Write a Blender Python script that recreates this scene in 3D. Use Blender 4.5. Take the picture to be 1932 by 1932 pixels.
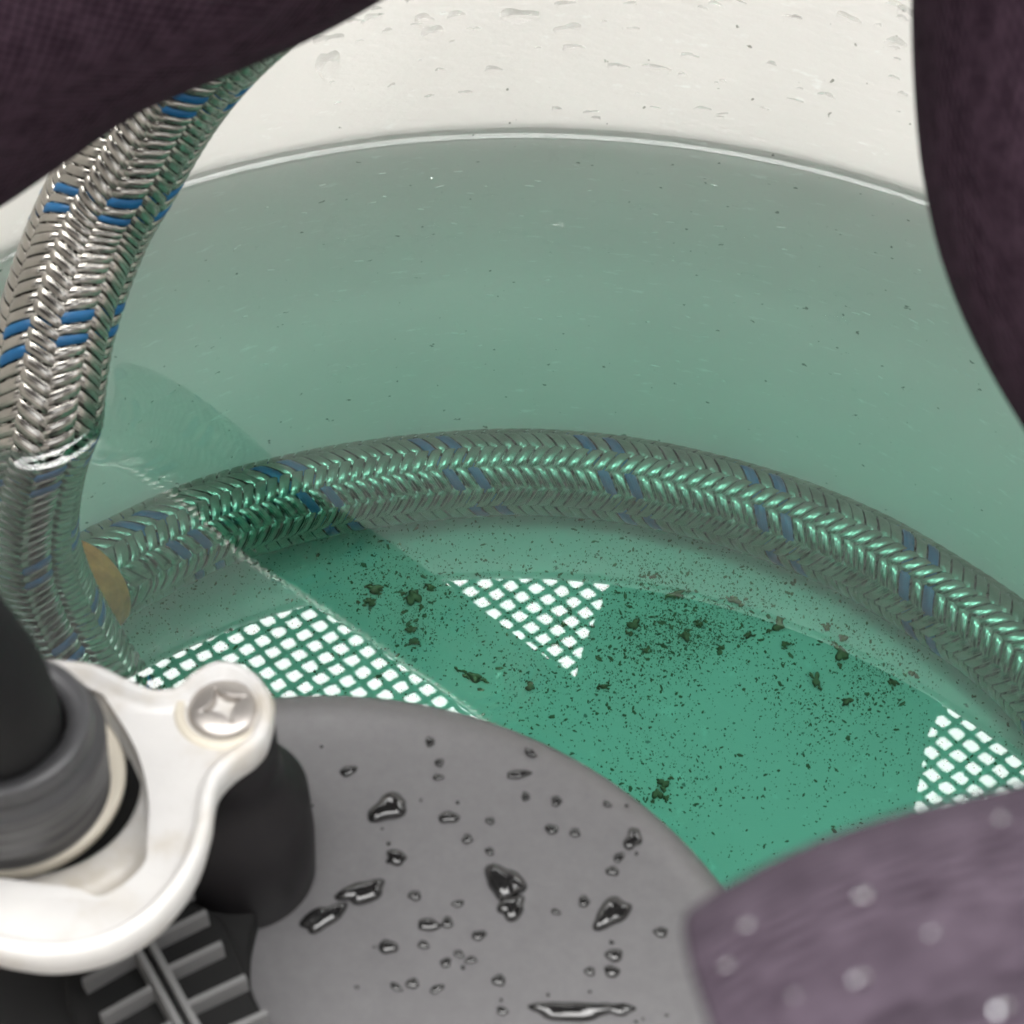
import bpy, bmesh, math, random
from mathutils import Vector, Matrix
from mathutils.geometry import tessellate_polygon
random.seed(7)
scene = bpy.context.scene
for o in list(bpy.data.objects):
    bpy.data.objects.remove(o)
COL = scene.collection
PI = math.pi
R = 0.14                      # radius of the bucket at the water line, metres; water level is z = 0

# ------------------------------------------------------------------ camera
TH, ROLL = 0.80621923, 0.04881511
CAM = Vector((-0.0775, -1.2084, 1.5324)) * R
fw = Vector((0, math.cos(TH), -math.sin(TH)))
rt0 = Vector((1, 0, 0)); up0 = rt0.cross(fw)
rt = rt0 * math.cos(ROLL) + up0 * math.sin(ROLL)
up = -rt0 * math.sin(ROLL) + up0 * math.cos(ROLL)
cd = bpy.data.cameras.new('camera')
cam = bpy.data.objects.new('camera', cd); COL.objects.link(cam)
cam.matrix_world = Matrix(((rt.x, up.x, -fw.x, CAM.x), (rt.y, up.y, -fw.y, CAM.y), (rt.z, up.z, -fw.z, CAM.z), (0, 0, 0, 1)))
FPX, CPX = 3500.0, 966.0      # focal length and centre of the photograph at 1932 px
cd.sensor_width = 36; cd.sensor_fit = 'HORIZONTAL'
cd.lens = 36 * FPX / (2 * CPX)
cd.clip_start = 0.005; cd.clip_end = 100
cd.dof.use_dof = True; cd.dof.focus_distance = 0.44; cd.dof.aperture_fstop = 54
scene.camera = cam

# ------------------------------------------------------------------ sky, sun, exposure
SUN_EL, SUN_AZ = math.radians(70), math.radians(-8)
w = bpy.data.worlds.new('World'); scene.world = w; w.use_nodes = True
wn, wl = w.node_tree.nodes, w.node_tree.links
bg = wn['Background']
sky = wn.new('ShaderNodeTexSky'); sky.sky_type = 'NISHITA'; sky.sun_disc = False
sky.sun_elevation = SUN_EL; sky.sun_rotation = SUN_AZ; sky.dust_density = 2; sky.air_density = 1
hs = wn.new('ShaderNodeHueSaturation'); hs.inputs['Saturation'].default_value = 0.08
wl.new(sky.outputs[0], hs.inputs['Color']); wl.new(hs.outputs[0], bg.inputs['Color'])
bg.inputs['Strength'].default_value = 0.14
sd = bpy.data.lights.new('sun', 'SUN'); sd.energy = 1.5; sd.angle = math.radians(88); sd.color = (1, 0.97, 0.93)
sun = bpy.data.objects.new('sun', sd); COL.objects.link(sun)
sdir = Vector((math.sin(SUN_AZ) * math.cos(SUN_EL), math.cos(SUN_AZ) * math.cos(SUN_EL), math.sin(SUN_EL)))
sun.rotation_euler = sdir.to_track_quat('Z', 'Y').to_euler(); sun.location = sdir * 3
vs = scene.view_settings
vs.view_transform = 'Standard'; vs.look = 'None'; vs.gamma = 1; vs.exposure = 2.98; vs.use_curve_mapping = False
cy = scene.cycles
cy.max_bounces = 18; cy.diffuse_bounces = 6; cy.glossy_bounces = 6; cy.transmission_bounces = 14; cy.transparent_max_bounces = 8
cy.volume_bounces = 0; cy.caustics_reflective = True; cy.caustics_refractive = True
cy.sample_clamp_indirect = 12; cy.blur_glossy = 0.3
cy.use_denoising = True
try: cy.denoiser = 'OPENIMAGEDENOISE'
except Exception: pass

# ------------------------------------------------------------------ sight lines (turn a point of the photograph into a place at a given height or distance)
IOR = 1.56
def ray(px, py): return (fw * FPX + rt * (px - CPX) - up * (py - CPX)).normalized()
def at(px, py, z):
    d = ray(px, py); return CAM + d * ((z * R - CAM.z) / d.z)
def away(px, py, t): return CAM + ray(px, py) * (t * R)
def under(px, py, z):
    d = ray(px, py); p = at(px, py, 0); k = 1 / IOR; ci = -d.z
    t = d * k + Vector((0, 0, k * ci - math.sqrt(1 - k * k * (1 - ci * ci))))
    return p + t * (z * R / t.z)
def mirrored(px, py, z):
    p = at(px, py, -z); return Vector((p.x, p.y, -p.z))
TAPER = 0.1045
def wall_r(z): return R + TAPER * z
def on_wall(px, py):
    d = ray(px, py); lo, hi = 0.05, 1.0
    for _ in range(60):
        m = (lo + hi) / 2; p = CAM + d * m
        if p.y < 0 or math.hypot(p.x, p.y) < wall_r(p.z): lo = m
        else: hi = m
    return CAM + d * lo

# ------------------------------------------------------------------ materials
def mat(name, col, rough=0.5, metal=0.0, spec=0.5, **kw):
    m = bpy.data.materials.new(name); m.use_nodes = True
    b = m.node_tree.nodes['Principled BSDF']
    b.inputs['Base Color'].default_value = (*col, 1); b.inputs['Roughness'].default_value = rough
    b.inputs['Metallic'].default_value = metal; b.inputs['Specular IOR Level'].default_value = spec
    for k, v in kw.items(): b.inputs[k.replace('_', ' ')].default_value = v
    return m
def nd(m, t, **kw):
    n = m.node_tree.nodes.new(t)
    for k, v in kw.items(): setattr(n, k, v)
    return n
def ln(m, a, b): m.node_tree.links.new(a, b)
def noise(m, scale, detail=4, rough=0.6, vec=None):
    n = nd(m, 'ShaderNodeTexNoise'); n.inputs['Scale'].default_value = scale; n.inputs['Detail'].default_value = detail
    n.inputs['Roughness'].default_value = rough
    if vec is None:
        vec = nd(m, 'ShaderNodeTexCoord').outputs['Object']
    ln(m, vec, n.inputs['Vector']); return n.outputs['Fac']
def ramp(m, fac, stops):
    r = nd(m, 'ShaderNodeValToRGB'); e = r.color_ramp.elements
    while len(e) < len(stops): e.new(0.5)
    for k, (p, c) in enumerate(stops): e[k].position = p; e[k].color = (*c, 1) if len(c) == 3 else c
    ln(m, fac, r.inputs['Fac']); return r.outputs['Color']
def bump(m, h, strength, dist):
    n = nd(m, 'ShaderNodeBump'); n.inputs['Strength'].default_value = strength; n.inputs['Distance'].default_value = dist
    ln(m, h, n.inputs['Height']); ln(m, n.outputs[0], m.node_tree.nodes['Principled BSDF'].inputs['Normal']); return n
def bsdf(m): return m.node_tree.nodes['Principled BSDF']
def mixc(m, fac, a, b, mode='MIX'):
    n = nd(m, 'ShaderNodeMix', data_type='RGBA', blend_type=mode)
    if isinstance(fac, float): n.inputs[0].default_value = fac
    else: ln(m, fac, n.inputs[0])
    for k, v in ((6, a), (7, b)):
        if isinstance(v, tuple): n.inputs[k].default_value = (*v, 1)
        else: ln(m, v, n.inputs[k])
    return n.outputs[2]

M = {}
m = M['bucket'] = mat('bucket_plastic', (0.7, 0.69, 0.64), 0.38)
tc = nd(m, 'ShaderNodeTexCoord').outputs['Object']
mp = nd(m, 'ShaderNodeMapping'); mp.inputs['Scale'].default_value = (1, 1, 3); ln(m, tc, mp.inputs['Vector'])
base = ramp(m, noise(m, 9, 5, 0.6, tc), [(0.3, (0.77, 0.75, 0.725)), (0.7, (0.84, 0.82, 0.795))])
specks = ramp(m, noise(m, 420, 2, 0.5, tc), [(0.245, (1, 1, 1)), (0.275, (0, 0, 0))])
scuff = ramp(m, noise(m, 160, 4, 0.65, mp.outputs[0]), [(0.62, (0, 0, 0)), (0.72, (1, 1, 1))])
c1 = mixc(m, specks, base, (0.3, 0.3, 0.27)); c2 = mixc(m, scuff, c1, (0.9, 0.9, 0.88))
ln(m, c2, bsdf(m).inputs['Base Color'])
bump(m, noise(m, 240, 4, 0.6, mp.outputs[0]), 0.25, 0.0006)
tl = nd(m, 'ShaderNodeBsdfTranslucent'); ln(m, c2, tl.inputs['Color'])
mx = nd(m, 'ShaderNodeMixShader'); mx.inputs[0].default_value = 0.35
ln(m, bsdf(m).outputs[0], mx.inputs[1]); ln(m, tl.outputs[0], mx.inputs[2])
ln(m, mx.outputs[0], m.node_tree.nodes['Material Output'].inputs['Surface'])

m = M['water'] = bpy.data.materials.new('green_water'); m.use_nodes = True
for n in list(m.node_tree.nodes): m.node_tree.nodes.remove(n)
out = nd(m, 'ShaderNodeOutputMaterial'); gl = nd(m, 'ShaderNodeBsdfGlass'); gl.inputs['IOR'].default_value = IOR
gl.inputs['Roughness'].default_value = 0.0
va = nd(m, 'ShaderNodeVolumeAbsorption'); va.inputs['Color'].default_value = (0.05, 0.975, 0.765, 1); va.inputs['Density'].default_value = 4.8
ln(m, gl.outputs[0], out.inputs['Surface']); ln(m, va.outputs[0], out.inputs['Volume'])
m = M['drop'] = bpy.data.materials.new('clear_water'); m.use_nodes = True
for n in list(m.node_tree.nodes): m.node_tree.nodes.remove(n)
out = nd(m, 'ShaderNodeOutputMaterial'); gl = nd(m, 'ShaderNodeBsdfGlass'); gl.inputs['IOR'].default_value = 1.33
gl.inputs['Roughness'].default_value = 0.0
ln(m, gl.outputs[0], out.inputs['Surface'])

m = M['film'] = bpy.data.materials.new('thin_water'); m.use_nodes = True
for n in list(m.node_tree.nodes): m.node_tree.nodes.remove(n)
out = nd(m, 'ShaderNodeOutputMaterial'); gl = nd(m, 'ShaderNodeBsdfGlass'); gl.inputs['IOR'].default_value = 1.33; gl.inputs['Roughness'].default_value = 0.0
tr = nd(m, 'ShaderNodeBsdfTransparent'); mx = nd(m, 'ShaderNodeMixShader'); mx.inputs[0].default_value = 0.3
ln(m, tr.outputs[0], mx.inputs[1]); ln(m, gl.outputs[0], mx.inputs[2]); ln(m, mx.outputs[0], out.inputs['Surface'])

def strand_mat(name, col, rough, metal):
    m = mat(name, col, rough, metal)
    uv = nd(m, 'ShaderNodeUVMap').outputs[0]
    sep = nd(m, 'ShaderNodeSeparateXYZ'); ln(m, uv, sep.inputs[0])
    mu = nd(m, 'ShaderNodeMath', operation='MULTIPLY'); mu.inputs[1].default_value = 7 * 2 * PI; ln(m, sep.outputs[0], mu.inputs[0])
    sn = nd(m, 'ShaderNodeMath', operation='COSINE'); ln(m, mu.outputs[0], sn.inputs[0])
    bump(m, sn.outputs[0], 0.12, 0.0002)
    n = noise(m, 130, 3)
    dark = tuple(c * 0.7 for c in col)
    ln(m, ramp(m, n, [(0.3, dark), (0.65, col)]), bsdf(m).inputs['Base Color'])
    return m
M['steel'] = strand_mat('braided_steel', (0.45, 0.43, 0.39), 0.27, 1.0)
M['blue'] = strand_mat('blue_yarn', (0.004, 0.12, 0.3), 0.45, 0.0)
M['rubber'] = mat('black_rubber', (0.007, 0.007, 0.0075), 0.75, spec=0.12)
m = M['rust'] = mat('brown_collar', (0.3, 0.13, 0.05), 0.65)
ln(m, ramp(m, noise(m, 300, 5), [(0.3, (0.7, 0.16, 0.04)), (0.7, (0.95, 0.27, 0.08))]), bsdf(m).inputs['Base Color'])
m = M['lid'] = mat('matt_black_lid', (0.075, 0.073, 0.076), 0.4, spec=1.0)
bump(m, noise(m, 1500, 3), 0.12, 0.0002)
ln(m, ramp(m, noise(m, 500, 6, 0.75), [(0.3, (0.075, 0.073, 0.076)), (0.7, (0.098, 0.096, 0.099))]), bsdf(m).inputs['Base Color'])
rr = nd(m, 'ShaderNodeMapRange'); rr.inputs[3].default_value = 0.33; rr.inputs[4].default_value = 0.5
ln(m, noise(m, 60, 5), rr.inputs[0]); ln(m, rr.outputs[0], bsdf(m).inputs['Roughness'])
m = M['black'] = mat('black_plastic', (0.01, 0.009, 0.01), 0.5, spec=0.22)
bump(m, noise(m, 900, 3), 0.1, 0.0002)
M['bead'] = mat('water_bead_on_black', (0.012, 0.012, 0.012), 0.04, spec=0.7)
M['well'] = mat('black_recess', (0.008, 0.008, 0.008), 0.8, spec=0.2)
M['rib'] = mat('sheen_black_rib', (0.13, 0.13, 0.13), 0.5)  # black plastic, gloss of the raised ribs put into a paler colour
M['spout'] = mat('dark_grey_spout', (0.045, 0.045, 0.047), 0.4)
M['cream'] = mat('cream_washer', (0.5, 0.46, 0.38), 0.45)
m = M['white'] = mat('white_cast_bracket', (0.75, 0.73, 0.7), 0.38)
n1 = noise(m, 90, 4)
ln(m, ramp(m, n1, [(0.3, (0.42, 0.385, 0.33)), (0.5, (0.52, 0.51, 0.495)), (0.75, (0.56, 0.55, 0.53))]), bsdf(m).inputs['Base Color'])
bump(m, noise(m, 260, 4), 0.2, 0.0004)
m = M['screw'] = mat('zinc_screw', (0.45, 0.42, 0.39), 0.42, 0.85)
bump(m, noise(m, 500, 3), 0.15, 0.0002)
def cloth(name, c0, c1, scale):
    m = mat(name, c0, 0.95, spec=0.06, Sheen_Weight=0.0, Sheen_Roughness=0.5)
    uv = nd(m, 'ShaderNodeUVMap').outputs[0]
    def wave(k, ax):
        sep = nd(m, 'ShaderNodeSeparateXYZ'); ln(m, uv, sep.inputs[0])
        a = nd(m, 'ShaderNodeMath', operation='MULTIPLY'); a.inputs[1].default_value = k; ln(m, sep.outputs[ax], a.inputs[0])
        s = nd(m, 'ShaderNodeMath', operation='SINE'); ln(m, a.outputs[0], s.inputs[0]); return s.outputs[0]
    w1, w2 = wave(scale, 0), wave(scale, 1)
    mul = nd(m, 'ShaderNodeMath', operation='MULTIPLY'); ln(m, w1, mul.inputs[0]); ln(m, w2, mul.inputs[1])
    nz = noise(m, 420, 5, 0.7)
    add = nd(m, 'ShaderNodeMath', operation='MULTIPLY_ADD'); add.inputs[1].default_value = 0.24; ln(m, mul.outputs[0], add.inputs[0]); ln(m, nz, add.inputs[2])
    ln(m, ramp(m, add.outputs[0], [(0.3, c0), (0.7, c1)]), bsdf(m).inputs['Base Color'])
    bump(m, add.outputs[0], 0.5, 0.0008); return m
M['cloth'] = cloth('dark_purple_knit', (0.013, 0.0065, 0.0105), (0.046, 0.027, 0.038), 2 * PI / 0.0013)
m = M['cloth_lit'] = cloth('lit_purple_knit', (0.015, 0.0105, 0.0148), (0.041, 0.0315, 0.0405), 2 * PI / 0.0016)  # same garment as the dark knit, its stronger light put into the colour
m = M['net'] = mat('green_net_cord', (0.02, 0.05, 0.025), 0.8)
m = M['sludge'] = mat('brown_sludge', (0.26, 0.17, 0.1), 0.9)
M['speck'] = mat('dark_sediment', (0.2, 0.155, 0.1), 0.9)
m = M['lint'] = mat('pale_lint', (0.8, 0.8, 0.78), 0.8)
m = M['ground'] = mat('concrete', (0.22, 0.21, 0.2), 0.9)
ln(m, ramp(m, noise(m, 14, 6), [(0.3, (0.16, 0.155, 0.15)), (0.7, (0.28, 0.27, 0.26))]), bsdf(m).inputs['Base Color'])

# ------------------------------------------------------------------ mesh helpers
def mesh(name, V, F, smooth=True, uv=None):
    me = bpy.data.meshes.new(name); me.from_pydata([tuple(v) for v in V], [], F); me.update()
    if smooth: me.polygons.foreach_set('use_smooth', [True] * len(me.polygons))
    if uv is not None:
        l = me.uv_layers.new(name='UVMap')
        for lp in me.loops: l.data[lp.index].uv = uv[lp.vertex_index]
    return me
def obj(name, me, material, parent=None, label=None, cat=None, group=None, kind=None):
    o = bpy.data.objects.new(name, me); COL.objects.link(o)
    if material is not None and me is not None and not me.materials: me.materials.append(material)
    if parent is not None:
        o.parent = parent; o.matrix_parent_inverse = Matrix.Translation(-parent.location)
    if label: o['label'] = label
    if cat: o['category'] = cat
    if group: o['group'] = group
    if kind: o['kind'] = kind
    return o
def empty(name, loc, label, cat, group=None):
    o = obj(name, None, None, None, label, cat, group); o.location = loc; return o
def revolve(prof, n=96, center=(0, 0), close=False):
    V, F = [], []
    k = len(prof)
    for i in range(n):
        a = 2 * PI * i / n
        for r, z in prof: V.append((center[0] + r * math.cos(a), center[1] + r * math.sin(a), z))
    for i in range(n):
        j = (i + 1) % n
        for q in range(k if close else k - 1):
            p = (q + 1) % k
            F.append((i * k + q, j * k + q, j * k + p, i * k + p))
    return V, F
def smooth_path(P, per=12, closed=False):
    out = []; n = len(P)
    rng = range(n if closed else n - 1)
    g = (lambda i: P[i % n]) if closed else (lambda i: P[max(0, min(n - 1, i))])
    for i in rng:
        a, b, c, d = g(i - 1), g(i), g(i + 1), g(i + 2)
        for k in range(per):
            t = k / per
            out.append(0.5 * ((2 * b) + (c - a) * t + (2 * a - 5 * b + 4 * c - d) * t * t + (3 * b - a - 3 * c + d) * t ** 3))
    if not closed: out.append(P[-1].copy())
    return out
def resample(P, step):
    out = [P[0].copy()]; acc = 0.0
    for a, b in zip(P, P[1:]):
        L = (b - a).length; pos = step - acc
        while pos <= L:
            out.append(a.lerp(b, pos / L)); pos += step
        acc = (acc + L) % step if L else acc
    return out
def frames(P, ref=Vector((0, 0, 1))):
    T = []
    for i in range(len(P)):
        T.append((P[min(i + 1, len(P) - 1)] - P[max(i - 1, 0)]).normalized())
    n = (ref - T[0] * ref.dot(T[0])).normalized(); N = []
    for i in range(len(P)):
        n = (n - T[i] * n.dot(T[i])).normalized(); N.append(n.copy())
    return T, N, [t.cross(n) for t, n in zip(T, N)]
def tube(P, rad, n=20, ref=Vector((0, 0, 1)), caps=True):
    T, N, B = frames(P, ref); V, F, UV = [], [], []
    s = 0.0
    for i, p in enumerate(P):
        r = rad(i) if callable(rad) else rad
        if i: s += (P[i] - P[i - 1]).length
        for k in range(n):
            a = 2 * PI * k / n
            V.append(p + (N[i] * math.cos(a) + B[i] * math.sin(a)) * r); UV.append((k / n * 2 * PI * 0.04, s))
    for i in range(len(P) - 1):
        for k in range(n):
            j = (k + 1) % n
            F.append((i * n + k, i * n + j, (i + 1) * n + j, (i + 1) * n + k))
    if caps:
        F.append(tuple(range(n))[::-1]); F.append(tuple((len(P) - 1) * n + k for k in range(n)))
    return V, F, UV

# ------------------------------------------------------------------ the ground and the bucket
FLOOR = -1.05 * R
RIM = 1.044 * R
g = 6.0
V = [(x, y, FLOOR - 0.016) for x, y in ((-g, -g), (g, -g), (g, g), (-g, g))]
obj('ground', mesh('ground', V, [(0, 1, 2, 3)], False), M['ground'], kind='structure')

bucket = empty('bucket', (0, 0, FLOOR - 0.016), 'white plastic bucket, half full of green water, with wet inner wall', 'bucket')
rf = wall_r(FLOOR)
zs = [FLOOR - 0.0005 + (RIM - FLOOR) * k / 40 for k in range(41)]
inner = [(wall_r(z), z) for z in zs]
inner[0] = (rf - 0.0002, FLOOR - 0.0005)
outer = [(wall_r(z) + 0.0032, z) for z in reversed(zs)]
outer[-1] = (rf + 0.003, FLOOR - 0.0155)
V, F = revolve(inner + outer[:-1] + [outer[-1], (rf - 0.0002, FLOOR - 0.0155)], 160, close=True)
obj('wall', mesh('bucket_wall', V, F), M['bucket'], bucket)
V, F = revolve([(0.0, FLOOR)] + [(rf * k / 8, FLOOR) for k in range(1, 8)] + [(rf + 0.0008, FLOOR), (rf - 0.002, FLOOR - 0.004), (0.0, FLOOR - 0.004)], 120)
obj('floor', mesh('bucket_floor', V, F, False), M['bucket'], bucket)
rw = wall_r(RIM)
V, F = revolve([(rw - 0.0002, RIM + 0.0003), (rw + 0.0005, RIM + 0.003), (rw + 0.003, RIM + 0.0045), (rw + 0.008, RIM + 0.004), (rw + 0.0105, RIM + 0.001), (rw + 0.0105, RIM - 0.012), (rw + 0.0085, RIM - 0.012), (rw + 0.0085, RIM - 0.0005), (rw + 0.0034, RIM + 0.0003)], 160, close=True)
obj('rim', mesh('bucket_rim', V, F), M['bucket'], bucket)

# ------------------------------------------------------------------ braided hoses
RISER_R, LYING_R = 0.0675 * R, 0.075 * R
def braided_hose(root, path, HR, phase=0.0, fine=7.2, blue_a=(0, 2), blue_b=()):
    N = 12; sp = 2 * HR / fine; pitch = N * sp; step = sp / 6
    P = resample(path, step); T, Nn, B = frames(P)
    L = len(P)
    V, F, UV = tube(P[::4], HR * 0.9, 24)
    obj('inner_tube', mesh('inner_tube', V, F), M['rubber'], root)
    hw = 0.44
    def point(z, phi, r):
        q = z / step; i = max(0, min(L - 2, int(q))); t = max(0.0, min(1.0, q - i))
        c = P[i].lerp(P[i + 1], t); n = Nn[i].lerp(Nn[i + 1], t); b = B[i].lerp(B[i + 1], t)
        return c + (n * math.cos(phi) + b * math.sin(phi)) * r
    dl = HR * 0.033
    prof = [(-hw, -0.7), (-hw * 0.82, 0.0), (0, 0.18), (hw * 0.82, 0.0), (hw, -0.7)]
    jit = random.Random(3)
    for sgn, blues in ((1, blue_a), (-1, blue_b)):
        for i in range(N):
            V, F, UV = [], [], []
            off = jit.uniform(-0.05, 0.05) * sp
            for k in range(L):
                z = k * step
                phi = 2 * PI * i / N + sgn * 2 * PI * z / pitch + phase
                wv = max(-1.0, min(1.0, 2.6 * math.cos(6 * (phi - phase) + PI / 4)))
                r = HR + sgn * dl * wv
                for q, (v, h) in enumerate(prof):
                    V.append(point(z + v * sp + off, phi, r + h * dl)); UV.append((q / 4, z * 100))
            for k in range(L - 1):
                for q in range(4):
                    a = k * 5 + q
                    F.append((a, a + 1, a + 6, a + 5) if sgn < 0 else (a, a + 5, a + 6, a + 1))
            col = 'blue' if i in blues else 'steel'
            o = obj('strand', mesh('strand', V, F, True, UV), M[col], root)
            if col == 'blue': o['label'] = 'blue strand woven into the steel braid'

riser_path = [Vector(p) * R for p in ((1.3, 0.66, 2.5), (0.75, 0.64, 1.8), (0.25, 0.62, 1.16), (0.06, 0.62, 0.92), (-0.1, 0.61, 0.725), (-0.2, 0.605, 0.615), (-0.31, 0.61, 0.51))] + [away(x, y, t) for x, y, t in ((431, 35, 2.165), (322, 164, 2.23), (231, 319, 2.275), (168, 436, 2.295), (108, 610, 2.285))]
riser_path += [at(82, 778, 0.0)] + [under(x, y, z) for x, y, z in ((50, 890, -0.1), (38, 1000, -0.21), (62, 1100, -0.32), (118, 1210, -0.42), (190, 1320, -0.5), (270, 1430, -0.56))]
riser = empty('braided_hose', at(85, 775, 0.0), 'steel braided hose with blue flecks rising out of the water at left', 'hose', 'braided hoses')
braided_hose(riser, smooth_path(riser_path, 14), RISER_R, 0.5, 9.0)
gp_ = resample(smooth_path([Vector(p) * R for p in ((1.3, 0.66, 2.5), (0.75, 0.64, 1.8), (0.25, 0.62, 1.16), (0.06, 0.62, 0.92), (-0.07, 0.611, 0.762))], 14), 0.002)  # added out of view: dark cover that subdues the bright hose reflection in the water
V, F, UV = tube(gp_, RISER_R * 1.09, 36)
obj('reflection_cover', mesh('reflection_cover', V, F), M['rubber'], riser, 'added black cover on the unseen upper hose, darkening its reflection')
lying_path = [under(x, y, z * 1.062) for x, y, z in ((145, 1114, -0.775), (190, 1088, -0.79), (240, 1060, -0.81), (400, 985, -0.86), (600, 930, -0.9), (800, 900, -0.92), (1000, 890, -0.925), (1200, 908, -0.925), (1400, 955, -0.925), (1560, 1013, -0.925), (1700, 1085, -0.925), (1900, 1220, -0.92))]
e = lying_path[-1]; a0 = math.atan2(e.y, e.x); rr_ = math.hypot(e.x, e.y)
lying_path += [Vector((rr_ * math.cos(a0 - k * 0.16), rr_ * math.sin(a0 - k * 0.16), e.z)) for k in range(1, 6)]
lying = empty('braided_hose', lying_path[5], 'steel braided hose lying curved along the bucket wall under water', 'hose', 'braided hoses')
sp_ = smooth_path(lying_path, 12)
braided_hose(lying, sp_, LYING_R, 0.9, 7.2, (3, 5), ())
lead = (sp_[0] - sp_[10]).normalized()
c0 = resample([sp_[0] + lead * 0.012, sp_[0], sp_[0] - lead * 0.0035], 0.0007)
V, F, UV = tube(c0, lambda i: LYING_R * (1.13 if i < len(c0) - 4 else 1.08), 40)
obj('collar', mesh('collar', V, F), M['rust'], lying, 'rusty brown collar on the hose end')

# ------------------------------------------------------------------ water
hp = at(82, 778, 0.0); hdir = (riser_path[13] - riser_path[11]).normalized()
NR, NT = 150, 720
V, F = [(0, 0, 0)], []
ME_H, ME_L = 0.0022, 0.0022
def surf(x, y, r):
    z = ME_H * math.exp(-(R - r) / ME_L) if r > R - 0.03 else 0.0
    dx, dy = x - hp.x, y - hp.y
    d3 = Vector((dx, dy, 0)); d3 = d3 - hdir * d3.dot(hdir); d = d3.length - RISER_R * 1.03
    if d < 0.02: z += 0.0011 * math.exp(-max(d, 0) / 0.0013)
    return z
for k in range(1, NR + 1):
    t = k / NR; r = (R + 0.0009) * (1 - (1 - t) ** 1.6)
    for i in range(NT):
        a = 2 * PI * i / NT; x, y = r * math.cos(a), r * math.sin(a)
        V.append((x, y, surf(x, y, r)))
for i in range(NT): F.append((0, 1 + i, 1 + (i + 1) % NT))
for k in range(NR - 1):
    for i in range(NT):
        j = (i + 1) % NT
        F.append((1 + k * NT + i, 1 + (k + 1) * NT + i, 1 + (k + 1) * NT + j, 1 + k * NT + j))
last = 1 + (NR - 1) * NT; b0 = len(V)
for i in range(NT):
    a = 2 * PI * i / NT; r = rf + 0.0009
    V.append((r * math.cos(a), r * math.sin(a), FLOOR - 0.001))
for i in range(NT):
    j = (i + 1) % NT; F.append((last + i, b0 + i, b0 + j, last + j))
F.append(tuple(b0 + NT - 1 - i for i in range(NT)))
obj('water', mesh('water', V, F), M['water'], kind='structure')

# ------------------------------------------------------------------ the pump
LZ = 0.10
lc = Vector((-0.2274, -0.5000, 0)) * R; lr = 0.4290 * R
pump = empty('pump', (lc.x, lc.y, FLOOR), 'black round pump with white bracket and threaded spout standing in the water', 'pump')
# casing under the lid
V, F = revolve([(0.0, FLOOR + 0.002), (lr * 0.8, FLOOR + 0.002), (lr * 0.86, -0.02), (lr * 0.9, LZ * R - 0.012), (0.0, LZ * R - 0.0125)], 96, (lc.x, lc.y))
obj('casing', mesh('casing', V, F), M['well'], pump)
def poly_px(pts, z): return [at(x, y, z) for x, y in pts]
def inset(poly, d):
    out = []; n = len(poly)
    ar = sum(poly[i].x * poly[(i + 1) % n].y - poly[(i + 1) % n].x * poly[i].y for i in range(n))
    s = 1 if ar > 0 else -1
    for i in range(n):
        t = (poly[(i + 1) % n] - poly[i - 1]); t.z = 0
        if t.length < 1e-9: out.append(poly[i].copy()); continue
        t.normalize(); out.append(poly[i] + Vector((-t.y, t.x, 0)) * (s * d))
    return out
def slab(outer, levels, hole=None, hole_levels=None):
    """stack of (inset, dz) rings from the outside in, closed by a flat top (with a hole if given)"""
    V, F = [], []; n = len(outer); rings = []
    for d, dz in levels:
        ring = inset(outer, d) if d else [p.copy() for p in outer]
        st = len(V); rings.append(st)
        V += [Vector((p.x, p.y, p.z + dz)) for p in ring]
    for a, b in zip(rings, rings[1:]):
        for i in range(n):
            j = (i + 1) % n; F.append((a + i, a + j, b + j, b + i))
    st = rings[-1]
    if hole is None:
        flat = [[Vector((v.x, v.y, 0)) for v in V[st:st + n]]]
        F += [tuple(st + k for k in t) for t in tessellate_polygon(flat)]
    else:
        hs = len(V); V += [Vector((p.x, p.y, V[st].z)) for p in hole]; nh = len(hole)
        flat = [[Vector((v.x, v.y, 0)) for v in V[st:st + n]], [Vector((v.x, v.y, 0)) for v in V[hs:hs + nh]]]
        idx = list(range(st, st + n)) + list(range(hs, hs + nh))
        F += [tuple(idx[k] for k in t) for t in tessellate_polygon(flat)]
        prev = hs
        for d, dz in hole_levels:
            ring = inset(hole, d); cu = len(V); V += [Vector((p.x, p.y, p.z + dz)) for p in ring]
            for i in range(nh):
                j = (i + 1) % nh; F.append((prev + j, prev + i, cu + i, cu + j))
            prev = cu
    return V, F
def fix(me):
    bm = bmesh.new(); bm.from_mesh(me); bmesh.ops.recalc_face_normals(bm, faces=bm.faces); bm.to_mesh(me); bm.free(); return me
def autosmooth(me, ang=40):
    me.polygons.foreach_set('use_smooth', [True] * len(me.polygons))
    try: me.set_sharp_from_angle(angle=math.radians(ang))
    except Exception: pass
    return me
LT0 = LZ * R
V, F = revolve([(0.0, LT0)] + [(lr * k / 10, LT0) for k in range(1, 9)] + [(lr - 0.0075, LT0), (lr - 0.005, LT0 - 0.0002), (lr - 0.0032, LT0 - 0.0008), (lr - 0.0016, LT0 - 0.0019), (lr - 0.0005, LT0 - 0.0035), (lr, LT0 - 0.0055), (lr, LT0 - 0.0125), (0.0, LT0 - 0.0125)], 160, (lc.x, lc.y))
obj('lid', autosmooth(mesh('lid', V, F), 50), M['lid'], pump)

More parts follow.
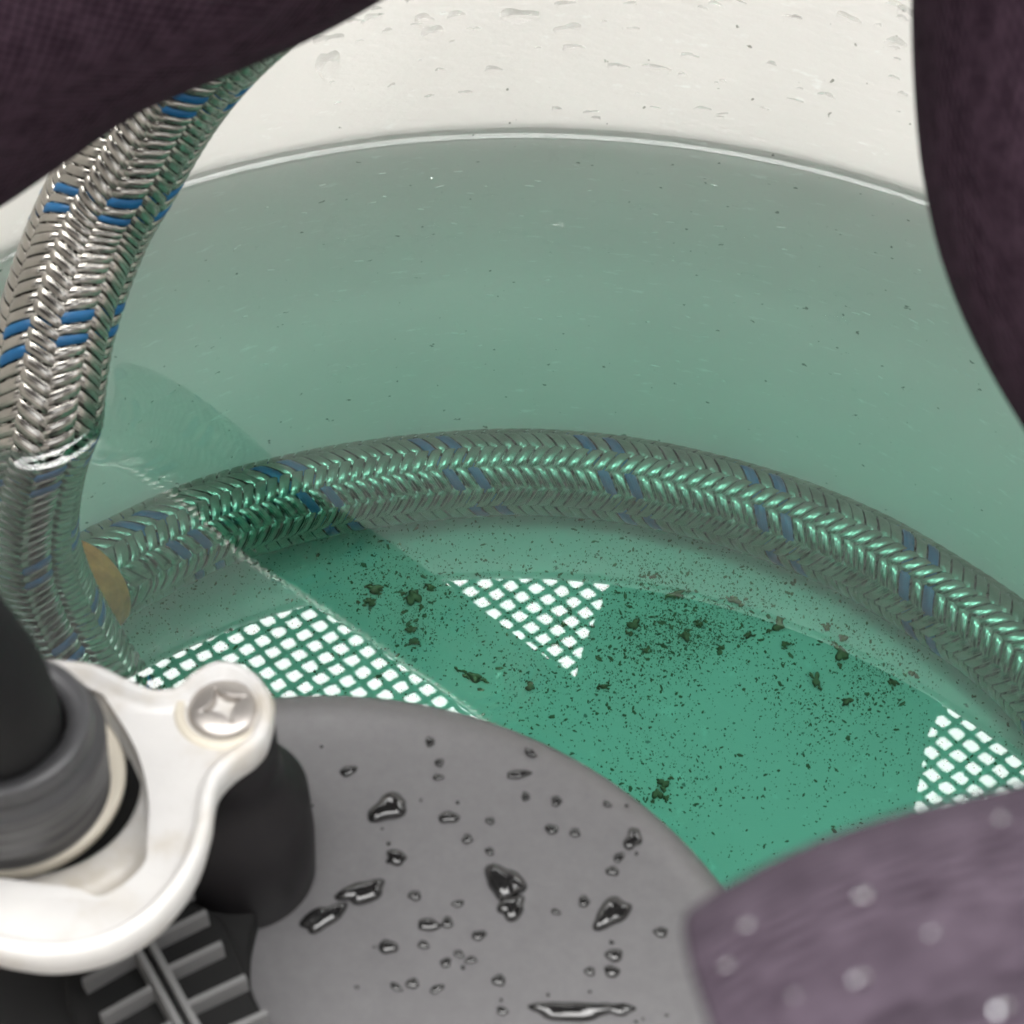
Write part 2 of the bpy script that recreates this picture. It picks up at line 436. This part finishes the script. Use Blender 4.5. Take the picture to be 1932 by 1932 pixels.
# boss carrying the bracket ear
BZ = 0.345
ec = at(420, 1322, BZ)
bx, by = ec.x, ec.y
V, F = revolve([(0, BZ * R - 0.003), (0.0055, BZ * R - 0.003), (0.0058, BZ * R - 0.012), (0.0066, BZ * R - 0.016), (0.0088, BZ * R - 0.018), (0.0092, BZ * R - 0.026), (0.0086, LZ * R - 0.012), (0, LZ * R - 0.012)], 48, (bx, by))
obj('boss', mesh('boss', V, F), M['black'], pump)
# dark motor housing on the lid
HZ = LZ + 0.03
hh = smooth_path(poly_px([(470, 1330), (540, 1425), (576, 1465), (574, 1540), (546, 1600), (508, 1650), (480, 1730), (468, 1800), (480, 1890), (520, 1980), (560, 2070), (300, 2150), (-250, 2100), (-250, 1560), (60, 1400), (330, 1400)], HZ), 6, True)
V, F = slab(hh, [(0, -0.0045), (0, -0.0008), (0.0003, -0.0002), (0.0008, 0.0)])
obj('housing', autosmooth(fix(mesh('housing', V, F))), M['well'], pump)

# bracket
outl = [(110, 1238), (180, 1247), (240, 1275), (290, 1293), (330, 1289), (362, 1262), (400, 1243), (440, 1242), (480, 1262), (506, 1297), (515, 1335), (505, 1375), (480, 1405), (445, 1430), (415, 1462), (402, 1505), (395, 1555), (373, 1620), (335, 1680), (280, 1735), (205, 1777), (120, 1797), (40, 1795), (-50, 1772), (-130, 1715), (-185, 1630), (-205, 1510), (-190, 1400), (-130, 1310), (-50, 1255), (30, 1236)]
bo = smooth_path(poly_px(outl, BZ), 5, True)
hol = smooth_path(poly_px([(165, 1262), (200, 1318), (246, 1392), (270, 1452), (281, 1520), (278, 1580), (268, 1635), (195, 1690), (140, 1675), (40, 1662), (-60, 1640), (-120, 1560), (-130, 1450), (-90, 1340), (0, 1270), (80, 1245)], BZ - 0.012), 5, True)
br = obj('bracket', autosmooth(fix(mesh('bracket', *slab(bo, [(0.0004, -0.0048), (0.0, -0.003), (0.0, -0.0008), (0.0004, -0.0002), (0.0009, 0.0), (0.0013, -0.0002), (0.0018, -0.0011), (0.0026, -0.0017)], hol, [(-0.0002, -0.0004), (0.0, -0.003), (0.0004, -0.0042)]))), 60), M['white'], pump, 'white cast bracket with a screwed ear')
# sunken shelf inside the bracket ring
sc_ = at(75, 1490, BZ - 0.05)
V, F = revolve([(0.0112, sc_.z - 0.004), (0.0112, sc_.z), (0.0118, sc_.z + 0.0004), (0.0168, sc_.z + 0.0004), (0.0168, sc_.z - 0.004)], 64, (sc_.x, sc_.y))
obj('inner_ring', mesh('inner_ring', V, F), M['white'], br)
# screw: domed head with a cross recess, in a shallow cup
sr = 0.0041
V, F = [], []
nr_, nt_ = 44, 144
zc = BZ * R - 0.0016
for k in range(nr_ + 1):
    r = sr * k / nr_
    for i in range(nt_):
        a = 2 * PI * i / nt_; x, y = r * math.cos(a), r * math.sin(a)
        h = 0.0012 * math.sqrt(max(0, 1 - (r / sr) ** 2.6))
        ca, sa = math.cos(0.5), math.sin(0.5); u, v = (x * ca + y * sa) / sr, (-x * sa + y * ca) / sr
        q = math.sqrt(abs(u)) + math.sqrt(abs(v))
        h -= 0.0013 * max(0.0, min(1.0, (0.95 - q) / 0.07))
        V.append((ec.x + x, ec.y + y, zc + h))
for k in range(nr_):
    for i in range(nt_):
        j = (i + 1) % nt_; F.append((k * nt_ + i, (k + 1) * nt_ + i, (k + 1) * nt_ + j, k * nt_ + j))
obj('screw', mesh('screw', V, F), M['screw'], br)
V, F = revolve([(sr * 1.05, zc - 0.0002), (sr * 1.1, zc + 0.0004), (sr * 1.28, zc + 0.0006), (sr * 1.4, zc - 0.0004)], 64, (ec.x, ec.y))
obj('screw_seat', mesh('screw_seat', V, F), M['cream'], br)

# threaded spout: rings stacked from the bracket up, leaning a little to the left
def ring_stack(levels, n=72):
    V, F = [], []
    for px, py, z, rad in levels:
        c = at(px, py, z)
        for i in range(n):
            a = 2 * PI * i / n; V.append((c.x + rad * R * math.cos(a), c.y + rad * R * math.sin(a), c.z))
    for k in range(len(levels) - 1):
        for i in range(n):
            j = (i + 1) % n; F.append((k * n + i, k * n + j, (k + 1) * n + j, (k + 1) * n + i))
    return V, F
lev = []
for k in range(26):
    t = k / 25; z = 0.30 + 0.15 * t
    rad = 0.0715 + (0.0020 if k % 5 in (0, 1) else -0.0014)
    lev.append((34 - 30 * t, 1512 - 112 * t, z, rad))
lev += [(4, 1396, 0.452, 0.066), (1, 1384, 0.465, 0.0645), (-2, 1366, 0.488, 0.063), (-2, 1364, 0.491, 0.060), (-2, 1365, 0.490, 0.047), (0, 1374, 0.478, 0.045), (14, 1460, 0.36, 0.044)]
V, F = ring_stack(lev)
spout = obj('spout', mesh('spout', V, F), M['spout'], pump, 'dark grey ridged collar')
V, F = ring_stack([(30, 1486, 0.305, 0.072), (30, 1486, 0.305, 0.086), (28, 1474, 0.322, 0.086), (28, 1472, 0.325, 0.082), (28, 1472, 0.325, 0.072)])
obj('washer', mesh('washer', V, F), M['cream'], spout)
cab = smooth_path([at(16, 1440, 0.40), at(2, 1385, 0.47), at(-14, 1335, 0.54), at(-60, 1265, 0.64), at(-170, 1170, 0.75), at(-420, 1030, 0.86)], 8)
V, F, UV = tube(cab, 0.0425 * R, 40)
obj('cable', mesh('cable', V, F), M['rubber'], spout, 'thick black cable rising out of the collar')
# ribbed cable guard, bottom left
def box_between(a, b, wd, ht):
    d = (b - a).normalized(); s = Vector((-d.y, d.x, 0)).normalized() * (wd / 2); V = []
    for p, in ((a,), (b,)):
        for q, z in ((-1, 0), (-0.55, ht), (0.55, ht), (1, 0)): V.append(p + s * q + Vector((0, 0, z)))
    return V, [(0, 1, 2, 3), (7, 6, 5, 4), (0, 4, 5, 1), (1, 5, 6, 2), (2, 6, 7, 3), (3, 7, 4, 0)]
GZ = HZ + 0.03
gp = smooth_path(poly_px([(150, 1740), (300, 1690), (405, 1720), (450, 1790), (480, 1880), (530, 2000), (400, 2100), (200, 2060), (140, 1950), (120, 1830)], GZ - 0.02), 5, True)
guard = obj('cable_guard', autosmooth(fix(mesh('cable_guard', *slab(gp, [(0, -0.012), (0, -0.0006), (0.0006, 0)])))), M['well'], pump)
def rib(p, q, wd=0.0013, ht=0.0022):
    V, F = box_between(at(*p, GZ - 0.02), at(*q, GZ - 0.02), wd, ht); me = fix(mesh('rib', V, F, False))
    o = obj('rib', me, M['rib'], guard); o.parent = guard; return o
for dx in (-16, 16): rib((240 + dx, 1735), (390 + dx, 2010), 0.0014, 0.0024)
for p, q in (((265, 1738), (365, 1690)), ((290, 1788), (392, 1738)), ((320, 1845), (421, 1797)), ((355, 1912), (466, 1860)), ((392, 1978), (506, 1926)), ((228, 1766), (140, 1812)), ((255, 1815), (161, 1869)), ((290, 1880), (195, 1934)), ((328, 1948), (230, 2000))): rib(p, q)

# ------------------------------------------------------------------ drops of water
def dome(outl, c, n, t, h, rings=5):
    """a drop: outline (u, v) in metres about c, on a surface with normal n"""
    b = n.cross(t); k = len(outl); V, F = [], []
    for q in range(rings):
        s = 1 - q / rings; z = h * math.sqrt(max(0, 1 - s * s * 0.98)) - h * 0.12 * (q == 0)
        for u, v in outl: V.append(c + t * (u * s) + b * (v * s) + n * z)
    V.append(c + n * h)
    for q in range(rings - 1):
        for i in range(k):
            j = (i + 1) % k; F.append((q * k + i, q * k + j, (q + 1) * k + j, (q + 1) * k + i))
    for i in range(k): F.append(((rings - 1) * k + i, (rings - 1) * k + (i + 1) % k, len(V) - 1))
    F.append(tuple(range(k))[::-1])
    return V, F
def blob(a, b, rot, rough=0.12, k=20, rnd=random):
    ph = [rnd.uniform(0, 6.28) for _ in range(4)]; out = []
    for i in range(k):
        t = 2 * PI * i / k
        s = 1 + rough * (math.sin(2 * t + ph[0]) * 0.5 + math.sin(3 * t + ph[1]) * 0.6 + math.sin(5 * t + ph[2]) * 0.3)
        x, y = a * s * math.cos(t), b * s * math.sin(t)
        out.append((x * math.cos(rot) - y * math.sin(rot), x * math.sin(rot) + y * math.cos(rot)))
    return out
def wall_drop(px, py, a, b, h=None, label=None):
    p = on_wall(px, py); n = Vector((-p.x, -p.y, TAPER * 0.14)).normalized(); t = Vector((-p.y, p.x, 0)).normalized()
    V, F = dome(blob(a, b, random.uniform(-0.2, 0.2), 0.22), p + n * 0.00005, n, t, h or min(a, b) * 0.22)
    return obj('water_drop', mesh('water_drop', V, F), M['film'], None, label or 'small clear water drop on the white bucket wall', 'water drop', 'drops on the bucket wall')
PXM = 2.5 * R / FPX
for px, py, a, b, lab in ((980, 30, 34, 13, 'wide clear water drop at the top of the bucket wall'), (618, 122, 20, 24, 'round clear water drop on the wall right of the hose'), (815, 62, 18, 14, None), (800, 35, 18, 8, None), (700, 35, 18, 8, None), (670, 40, 14, 6, None), (620, 75, 26, 10, None), (1240, 130, 26, 7, None), (1165, 125, 18, 6, None), (1300, 105, 16, 5, None), (1070, 55, 22, 10, None), (1080, 90, 18, 7, None), (1065, 8, 16, 7, None), (1690, 80, 20, 8, None), (1710, 25, 20, 10, None), (1600, 34, 20, 8, None), (1560, 180, 14, 6, None), (1350, 8, 12, 6, None), (860, 28, 16, 7, None), (930, 130, 14, 6, None), (880, 175, 12, 5, None), (1500, 190, 14, 4, None), (810, 182, 9, 4, None), (1690, 10, 18, 7, None)):
    wall_drop(px, py, a * PXM * 1.15, b * PXM * 1.25, b * PXM * 0.4, lab)
for _ in range(46):
    px, py = random.uniform(560, 1720), random.uniform(0, 225)
    if py > 215 - (px - 950) ** 2 / 9000 * -1 and False: continue
    s = random.uniform(3, 9); wall_drop(px, py, s * random.uniform(1, 2.2) * PXM, s * 0.7 * PXM)
LT = LZ * R + 0.00003
def lid_drop(cx, cy_, a, b, rot=0.0, h=None, label=None, rough=0.14):
    px, py = 463.7 + 0.44 * cx, 1313.8 + 0.44 * cy_
    p = at(px, py, LZ); p.z = LT; s = 0.44 * 1.62 * R / FPX * 1.22
    V, F = dome(blob(a * s, b * s, -rot, rough, 28), p, Vector((0, 0, 1)), Vector((1, 0, 0)), h or min(a, b) * s * 0.5, 6)
    return obj('water_drop', mesh('water_drop', V, F), M['bead'], None, label or 'small clear water drop on the black pump lid', 'water drop', 'drops on the pump lid')
BIGL = [(610, 480, 85, 52, -0.5, 'broad flat water drop on the lid right of the boss'), (500, 840, 85, 48, -0.5, 'upper half of the long double drop on the lid'), (330, 950, 85, 46, -0.7, 'lower left half of the long double drop on the lid'), (1110, 800, 75, 70, 0.6, 'largest curled water drop in the middle of the lid'), (1140, 905, 58, 44, -0.6, 'water drop touching the underside of the largest middle drop'), (1660, 610, 32, 48, 0.2, 'dark water drop near the curved lid edge'), (1570, 930, 80, 50, -0.6, 'ring shaped water drop by the purple sleeve'), (1400, 1350, 130, 42, -0.05, 'long flat water drop at the bottom edge of the picture'), (1590, 1340, 60, 26, 0.0, 'short water drop beside the long bottom drop')]
for cx, cy_, a, b, rot, lab in BIGL: lid_drop(cx, cy_, a, b, rot, None, lab, 0.24)
for cx, cy_, a, b in ((870, 520, 38, 28), (645, 690, 40, 32), (1580, 1110, 30, 28), (1570, 1180, 26, 26), (610, 1075, 34, 30), (1170, 335, 52, 20), (440, 320, 34, 24), (830, 285, 20, 20), (790, 195, 18, 26), (725, 855, 24, 22), (785, 980, 42, 26), (1000, 1025, 28, 20), (762, 1066, 20, 18), (858, 1142, 20, 20), (1085, 1218, 26, 22), (715, 1232, 22, 22), (645, 1247, 24, 14), (1780, 1012, 26, 22), (1312, 570, 26, 22), (1412, 585, 22, 20), (1332, 450, 22, 24), (1200, 430, 16, 24), (1048, 535, 18, 18), (148, 795, 18, 20), (950, 612, 20, 22), (1046, 665, 18, 18), (1572, 750, 24, 22), (1450, 880, 20, 26), (1330, 925, 18, 14), (1220, 240, 28, 16), (825, 347, 22, 16), (1550, 462, 18, 14), (1600, 690, 18, 26), (910, 890, 22, 16), (865, 970, 20, 26), (820, 1255, 26, 16), (915, 1105, 20, 16), (965, 1132, 22, 16), (1475, 1180, 18, 20), (1100, 1350, 22, 16)):
    lid_drop(cx, cy_, a, b, random.uniform(-0.6, 0.6))
for _ in range(24):
    px, py = random.uniform(560, 1300), random.uniform(1350, 1930)
    p = at(px, py, LZ)
    if (Vector((p.x - lc.x, p.y - lc.y))).length > lr - 0.004: continue
    lid_drop((px - 463.7) / 0.44, (py - 1313.8) / 0.44, random.uniform(5, 11), random.uniform(5, 10), 0, 0.00005)

# ------------------------------------------------------------------ sediment on the bucket floor
rf_ = random.Random(21)
def flake(px, py, a, b, rot, label=None):
    p = under(px, py, -1.05); p.z = FLOOR + 0.0004; s = 3.0 * R / FPX
    V, F = [], []
    for q in range(6):
        k = 1.0 if q == 0 else rf_.uniform(0.15, 0.55)
        u, v = (0, 0) if q == 0 else (rf_.gauss(0, 0.6) * a * s, rf_.gauss(0, 0.6) * b * s)
        c = p + Vector((u * math.cos(rot) - v * math.sin(rot), u * math.sin(rot) + v * math.cos(rot), rf_.uniform(0, 0.0002)))
        V2, F2 = dome(blob(a * s * 0.72 * k, b * s * 0.72 * k, rot + rf_.uniform(-0.5, 0.5), 0.38, 26, rf_), c, Vector((0, 0, 1)), Vector((1, 0, 0)), 0.0007 * k, 3)
        n0 = len(V); V += V2; F += [tuple(i + n0 for i in f) for f in F2]
    FLK.append((p.x, p.y, max(a, b) * s))
    obj('sludge_flake', mesh('sludge_flake', V, F), M['sludge'], None, label or 'dark brown sludge flake on the bucket floor', 'flake', 'sludge flakes on the floor')
FLK = []
for px, py, a, b, rot in ((1386, 1134, 16, 9, -0.3), (1469, 1181, 13, 18, -0.6), (1587, 1236, 12, 24, 0.2), (1590, 1205, 9, 12, 0), (1540, 1285, 9, 18, 0.2), (1598, 1325, 12, 10, 0.3), (1686, 1289, 14, 7, -0.5), (1720, 1272, 8, 7, 0), (1481, 1217, 9, 8, 0), (1560, 1185, 10, 8, 0), (1320, 1180, 8, 8, 0), (708, 1113, 20, 12, 0.3), (700, 1138, 14, 10, 0), (780, 1130, 16, 22, 0.2), (812, 1110, 14, 9, 0), (894, 1279, 22, 10, -0.6), (1000, 1297, 11, 12, 0), (782, 1212, 14, 8, 0), (775, 1190, 12, 9, 0), (1195, 1180, 12, 15, 0), (1294, 1203, 13, 10, 0), (1274, 1123, 20, 9, 0.5), (1220, 1228, 10, 6, 0.6), (1252, 1480, 13, 11, 0), (1240, 1500, 11, 14, 0), (1137, 1297, 9, 7, 0), (1232, 1090, 8, 6, 0), (1064, 1180, 8, 6, 0), (1410, 1200, 12, 6, 0.4), (1360, 1225, 9, 5, 0)):
    flake(px, py, a, b, rot, {(780, 1130): 'large brown sludge flake left of the middle net patch', (708, 1113): 'ragged brown sludge flake just under the curved hose, leftmost of all', (1252, 1480): 'lone brown sludge flake close to the pump lid edge', (1587, 1236): 'largest brown sludge flake at the right of the bucket floor', (894, 1279): 'slanting brown sludge flake between the left and middle net patches', (1274, 1123): 'slanting brown sludge flake right beside the middle net patch', (1686, 1289): 'brown sludge flake nearest to the right net patch'}.get((px, py)))
rs = random.Random(11)
V, F = [], []
cnt = 0
from mathutils import noise as mn
while cnt < 34000:
    a, r = rs.uniform(0, 2 * PI), rf * math.sqrt(rs.random()) * 0.985
    x, y = r * math.cos(a), r * math.sin(a)
    if y < -0.09: continue
    if cnt % 4 == 0:
        fx, fy, fr = FLK[rs.randrange(len(FLK))]
        x, y = fx + rs.gauss(0, fr * 2.6 + 0.003), fy + rs.gauss(0, fr * 2.0 + 0.002)
        if math.hypot(x, y) > rf * 0.985: continue
    dens = 0.45 + 0.9 * mn.noise(Vector((x * 22, y * 22, 3.1))) + 0.5 * mn.noise(Vector((x * 70, y * 70, 1)))
    if y > 0.05: dens += 0.25
    if rs.random() > dens: continue
    s = 0.00009 * math.exp(rs.gauss(0, 0.55)); k = 5; c = len(V); ph = rs.uniform(0, 6.28); el = rs.uniform(1, 2.4)
    ro = rs.uniform(0, PI)
    for i in range(k):
        t = ph + 2 * PI * i / k; q = s * rs.uniform(0.6, 1.2); u, v = q * el * math.cos(t), q * math.sin(t)
        V.append((x + u * math.cos(ro) - v * math.sin(ro), y + u * math.sin(ro) + v * math.cos(ro), FLOOR + 0.00015))
    V.append((x, y, FLOOR + 0.00015 + s * 0.8))
    for i in range(k): F.append((c + i, c + (i + 1) % k, c + k))
    cnt += 1
obj('sediment', mesh('sediment', V, F), M['speck'], None, 'fine dark sediment grains scattered over the bucket floor', 'sediment', kind='stuff')
# lint and scrapes of pale matter clinging to the submerged wall
V, F = [], []
for _ in range(90):
    a = rs.gauss(1.65, 0.45); z = -R * rs.uniform(0.08, 0.75); rr2 = wall_r(z) - 0.0004
    c = Vector((rr2 * math.cos(a), rr2 * math.sin(a), z)); t = Vector((-math.sin(a), math.cos(a), rs.uniform(-0.6, 0.6))).normalized(); n = Vector((-math.cos(a), -math.sin(a), 0))
    lw = rs.uniform(0.0003, 0.0012)
    V2, F2 = dome([(lw * math.cos(q * PI / 4), 0.0002 * math.sin(q * PI / 4)) for q in range(8)], c, n, t, 0.0002, 2)
    k = len(V); V += V2; F += [tuple(i + k for i in f) for f in F2]
obj('lint', mesh('lint', V, F), M['lint'], None, 'pale lint flecks clinging to the submerged bucket wall', 'lint', kind='stuff')

# ------------------------------------------------------------------ clothing reaching into the picture
def limb(name, path, radii, label, group='dark purple clothing', mt='cloth', fold=1.0):
    P = smooth_path(path, 14); n = len(radii)
    def rad(i):
        t = i / (len(P) - 1) * (n - 1); k = min(n - 2, int(t)); u = t - k; u = u * u * (3 - 2 * u)
        return (radii[k] * (1 - u) + radii[k + 1] * u) * R
    P = P; V, F, UV = tube(P, rad, 96, Vector((0.2, 0.3, 1)))
    cen = [Vector(v) for v in V]
    out = []
    for i, v in enumerate(cen):
        c = P[i // 96]; d = (v - c); L = d.length
        f = (mn.noise(v * 16) * 0.06 + mn.noise(v * 45 + Vector((3, 1, 7))) * 0.022 + abs(mn.noise(Vector((v.x * 60, v.y * 22, v.z * 60)))) * 0.02) * fold
        out.append(c + d * (1 + f) if L > 1e-6 else v)
    return obj(name, mesh(name, out, F, True, UV), M[mt], None, label, 'clothing', group)
limb('sleeve', [away(-1576, 112, 1.55), away(-876, -248, 1.52), away(-123, -663, 1.5), away(440, -968, 1.5), away(750, -1300, 1.3), away(900, -2000, 1.05)], [0.36, 0.355, 0.35, 0.35, 0.35, 0.36], 'dark purple sleeve crossing the top left corner above the hose')
limb('trouser_leg', [away(3375, 1100, 1.5), away(2875, 710, 1.42), away(2575, 420, 1.37), away(2466, 160, 1.35), away(2466, -220, 1.36), away(2500, -900, 1.45), away(2575, -1700, 1.6)], [0.26, 0.26, 0.255, 0.25, 0.25, 0.26, 0.3], 'dark purple knitted trouser leg with rounded knee at the right edge')
limb('cuff', [away(1660, 2845, 0.75), away(1675, 2841, 0.75), away(1740, 2824, 0.75), away(1860, 2785, 0.75), away(2090, 2698, 0.75), away(2750, 2625, 0.78), away(3600, 2560, 0.85)], [0.12, 0.175, 0.205, 0.216, 0.22, 0.23, 0.26], 'blurred purple cuff, coloured paler as if lit, close up in the bottom right corner', mt='cloth_lit', fold=0.35)
limb('jacket_arm', [mirrored(1720, 500, 2.7), mirrored(1560, 880, 2.9), mirrored(1496, 1095, 3.0), mirrored(1410, 1350, 3.05), mirrored(1352, 1550, 3.1), mirrored(1270, 1800, 3.2), mirrored(1190, 2150, 3.4)], [0.58, 0.57, 0.565, 0.545, 0.53, 0.53, 0.5], 'dark jacket arm overhead, mirrored in the water between the bright net patches')

from mathutils.bvhtree import BVHTree
cuff = next(o for o in COL.objects if o.name == 'cuff')
bv = BVHTree.FromPolygons([v.co.copy() for v in cuff.data.vertices], [tuple(p.vertices) for p in cuff.data.polygons])
for px, py, sz in ((1410, 1745, 0.6), (1630, 1690, 0.7), (1372, 1822, 0.5), (1622, 1848, 0.8), (1890, 1905, 0.8), (1888, 1545, 0.6), (1760, 1760, 0.45), (1500, 1880, 0.4)):
    hit = bv.ray_cast(CAM, ray(px, py))
    if hit[0] is None: continue
    n = hit[1] if hit[1].dot(ray(px, py)) < 0 else -hit[1]; t = n.orthogonal().normalized(); r = sz * 0.00042
    V, F = dome([(r * math.cos(q * PI / 8), r * math.sin(q * PI / 8)) for q in range(16)], hit[0], n, t, r, 6)
    obj('water_drop', mesh('water_drop', V, F), M['drop'], None, 'tiny out of focus water bead on the purple cuff', 'water drop', 'beads on the cuff')

# ------------------------------------------------------------------ the net overhead, seen mirrored in the water
NZ = 0.55
pitch = 36 / FPX * (CAM.z + NZ) / math.sin(math.radians(52))
V, F = [], []
cx0, cy0 = 0.0, 0.55; HALF = 0.5
u1 = Vector((math.cos(math.radians(-49)), math.sin(math.radians(-49)), 0)); u2 = Vector((-u1.y, u1.x, 0))
rn = random.Random(5)
def strip(p0, d, L, wd, dz):
    s = Vector((-d.y, d.x, 0)); st = len(V); n = int(L / pitch * 4)
    for k in range(n + 1):
        q = k / 4; near = abs(q - round(q)) < 0.01
        h = wd * (1.75 if near else 0.9) * rn.uniform(0.92, 1.1)
        p = p0 + d * (L * k / n) + s * rn.gauss(0, 0.0002) + Vector((0, 0, dz))
        for a in range(4):
            ang = PI / 4 + a * PI / 2; V.append(p + s * (h * math.cos(ang)) + Vector((0, 0, 0.8 * wd * math.sin(ang))))
    for k in range(n):
        for a in range(4):
            b = (a + 1) % 4; F.append((st + k * 4 + a, st + k * 4 + b, st + k * 4 + 4 + b, st + k * 4 + 4 + a))
nl = int(HALF / pitch)
LL = 2 * nl * pitch
for k in range(-nl, nl + 1):
    strip(Vector((cx0, cy0, NZ)) + u2 * (k * pitch) - u1 * (LL / 2), u1, LL, 0.00175, 0)
    strip(Vector((cx0, cy0, NZ)) + u1 * (k * pitch) - u2 * (LL / 2), u2, LL, 0.00175, 0.001)
obj('net', mesh('net', V, F, False), M['net'], None, 'green diamond mesh net overhead, mirrored as bright checks in the water', 'net')
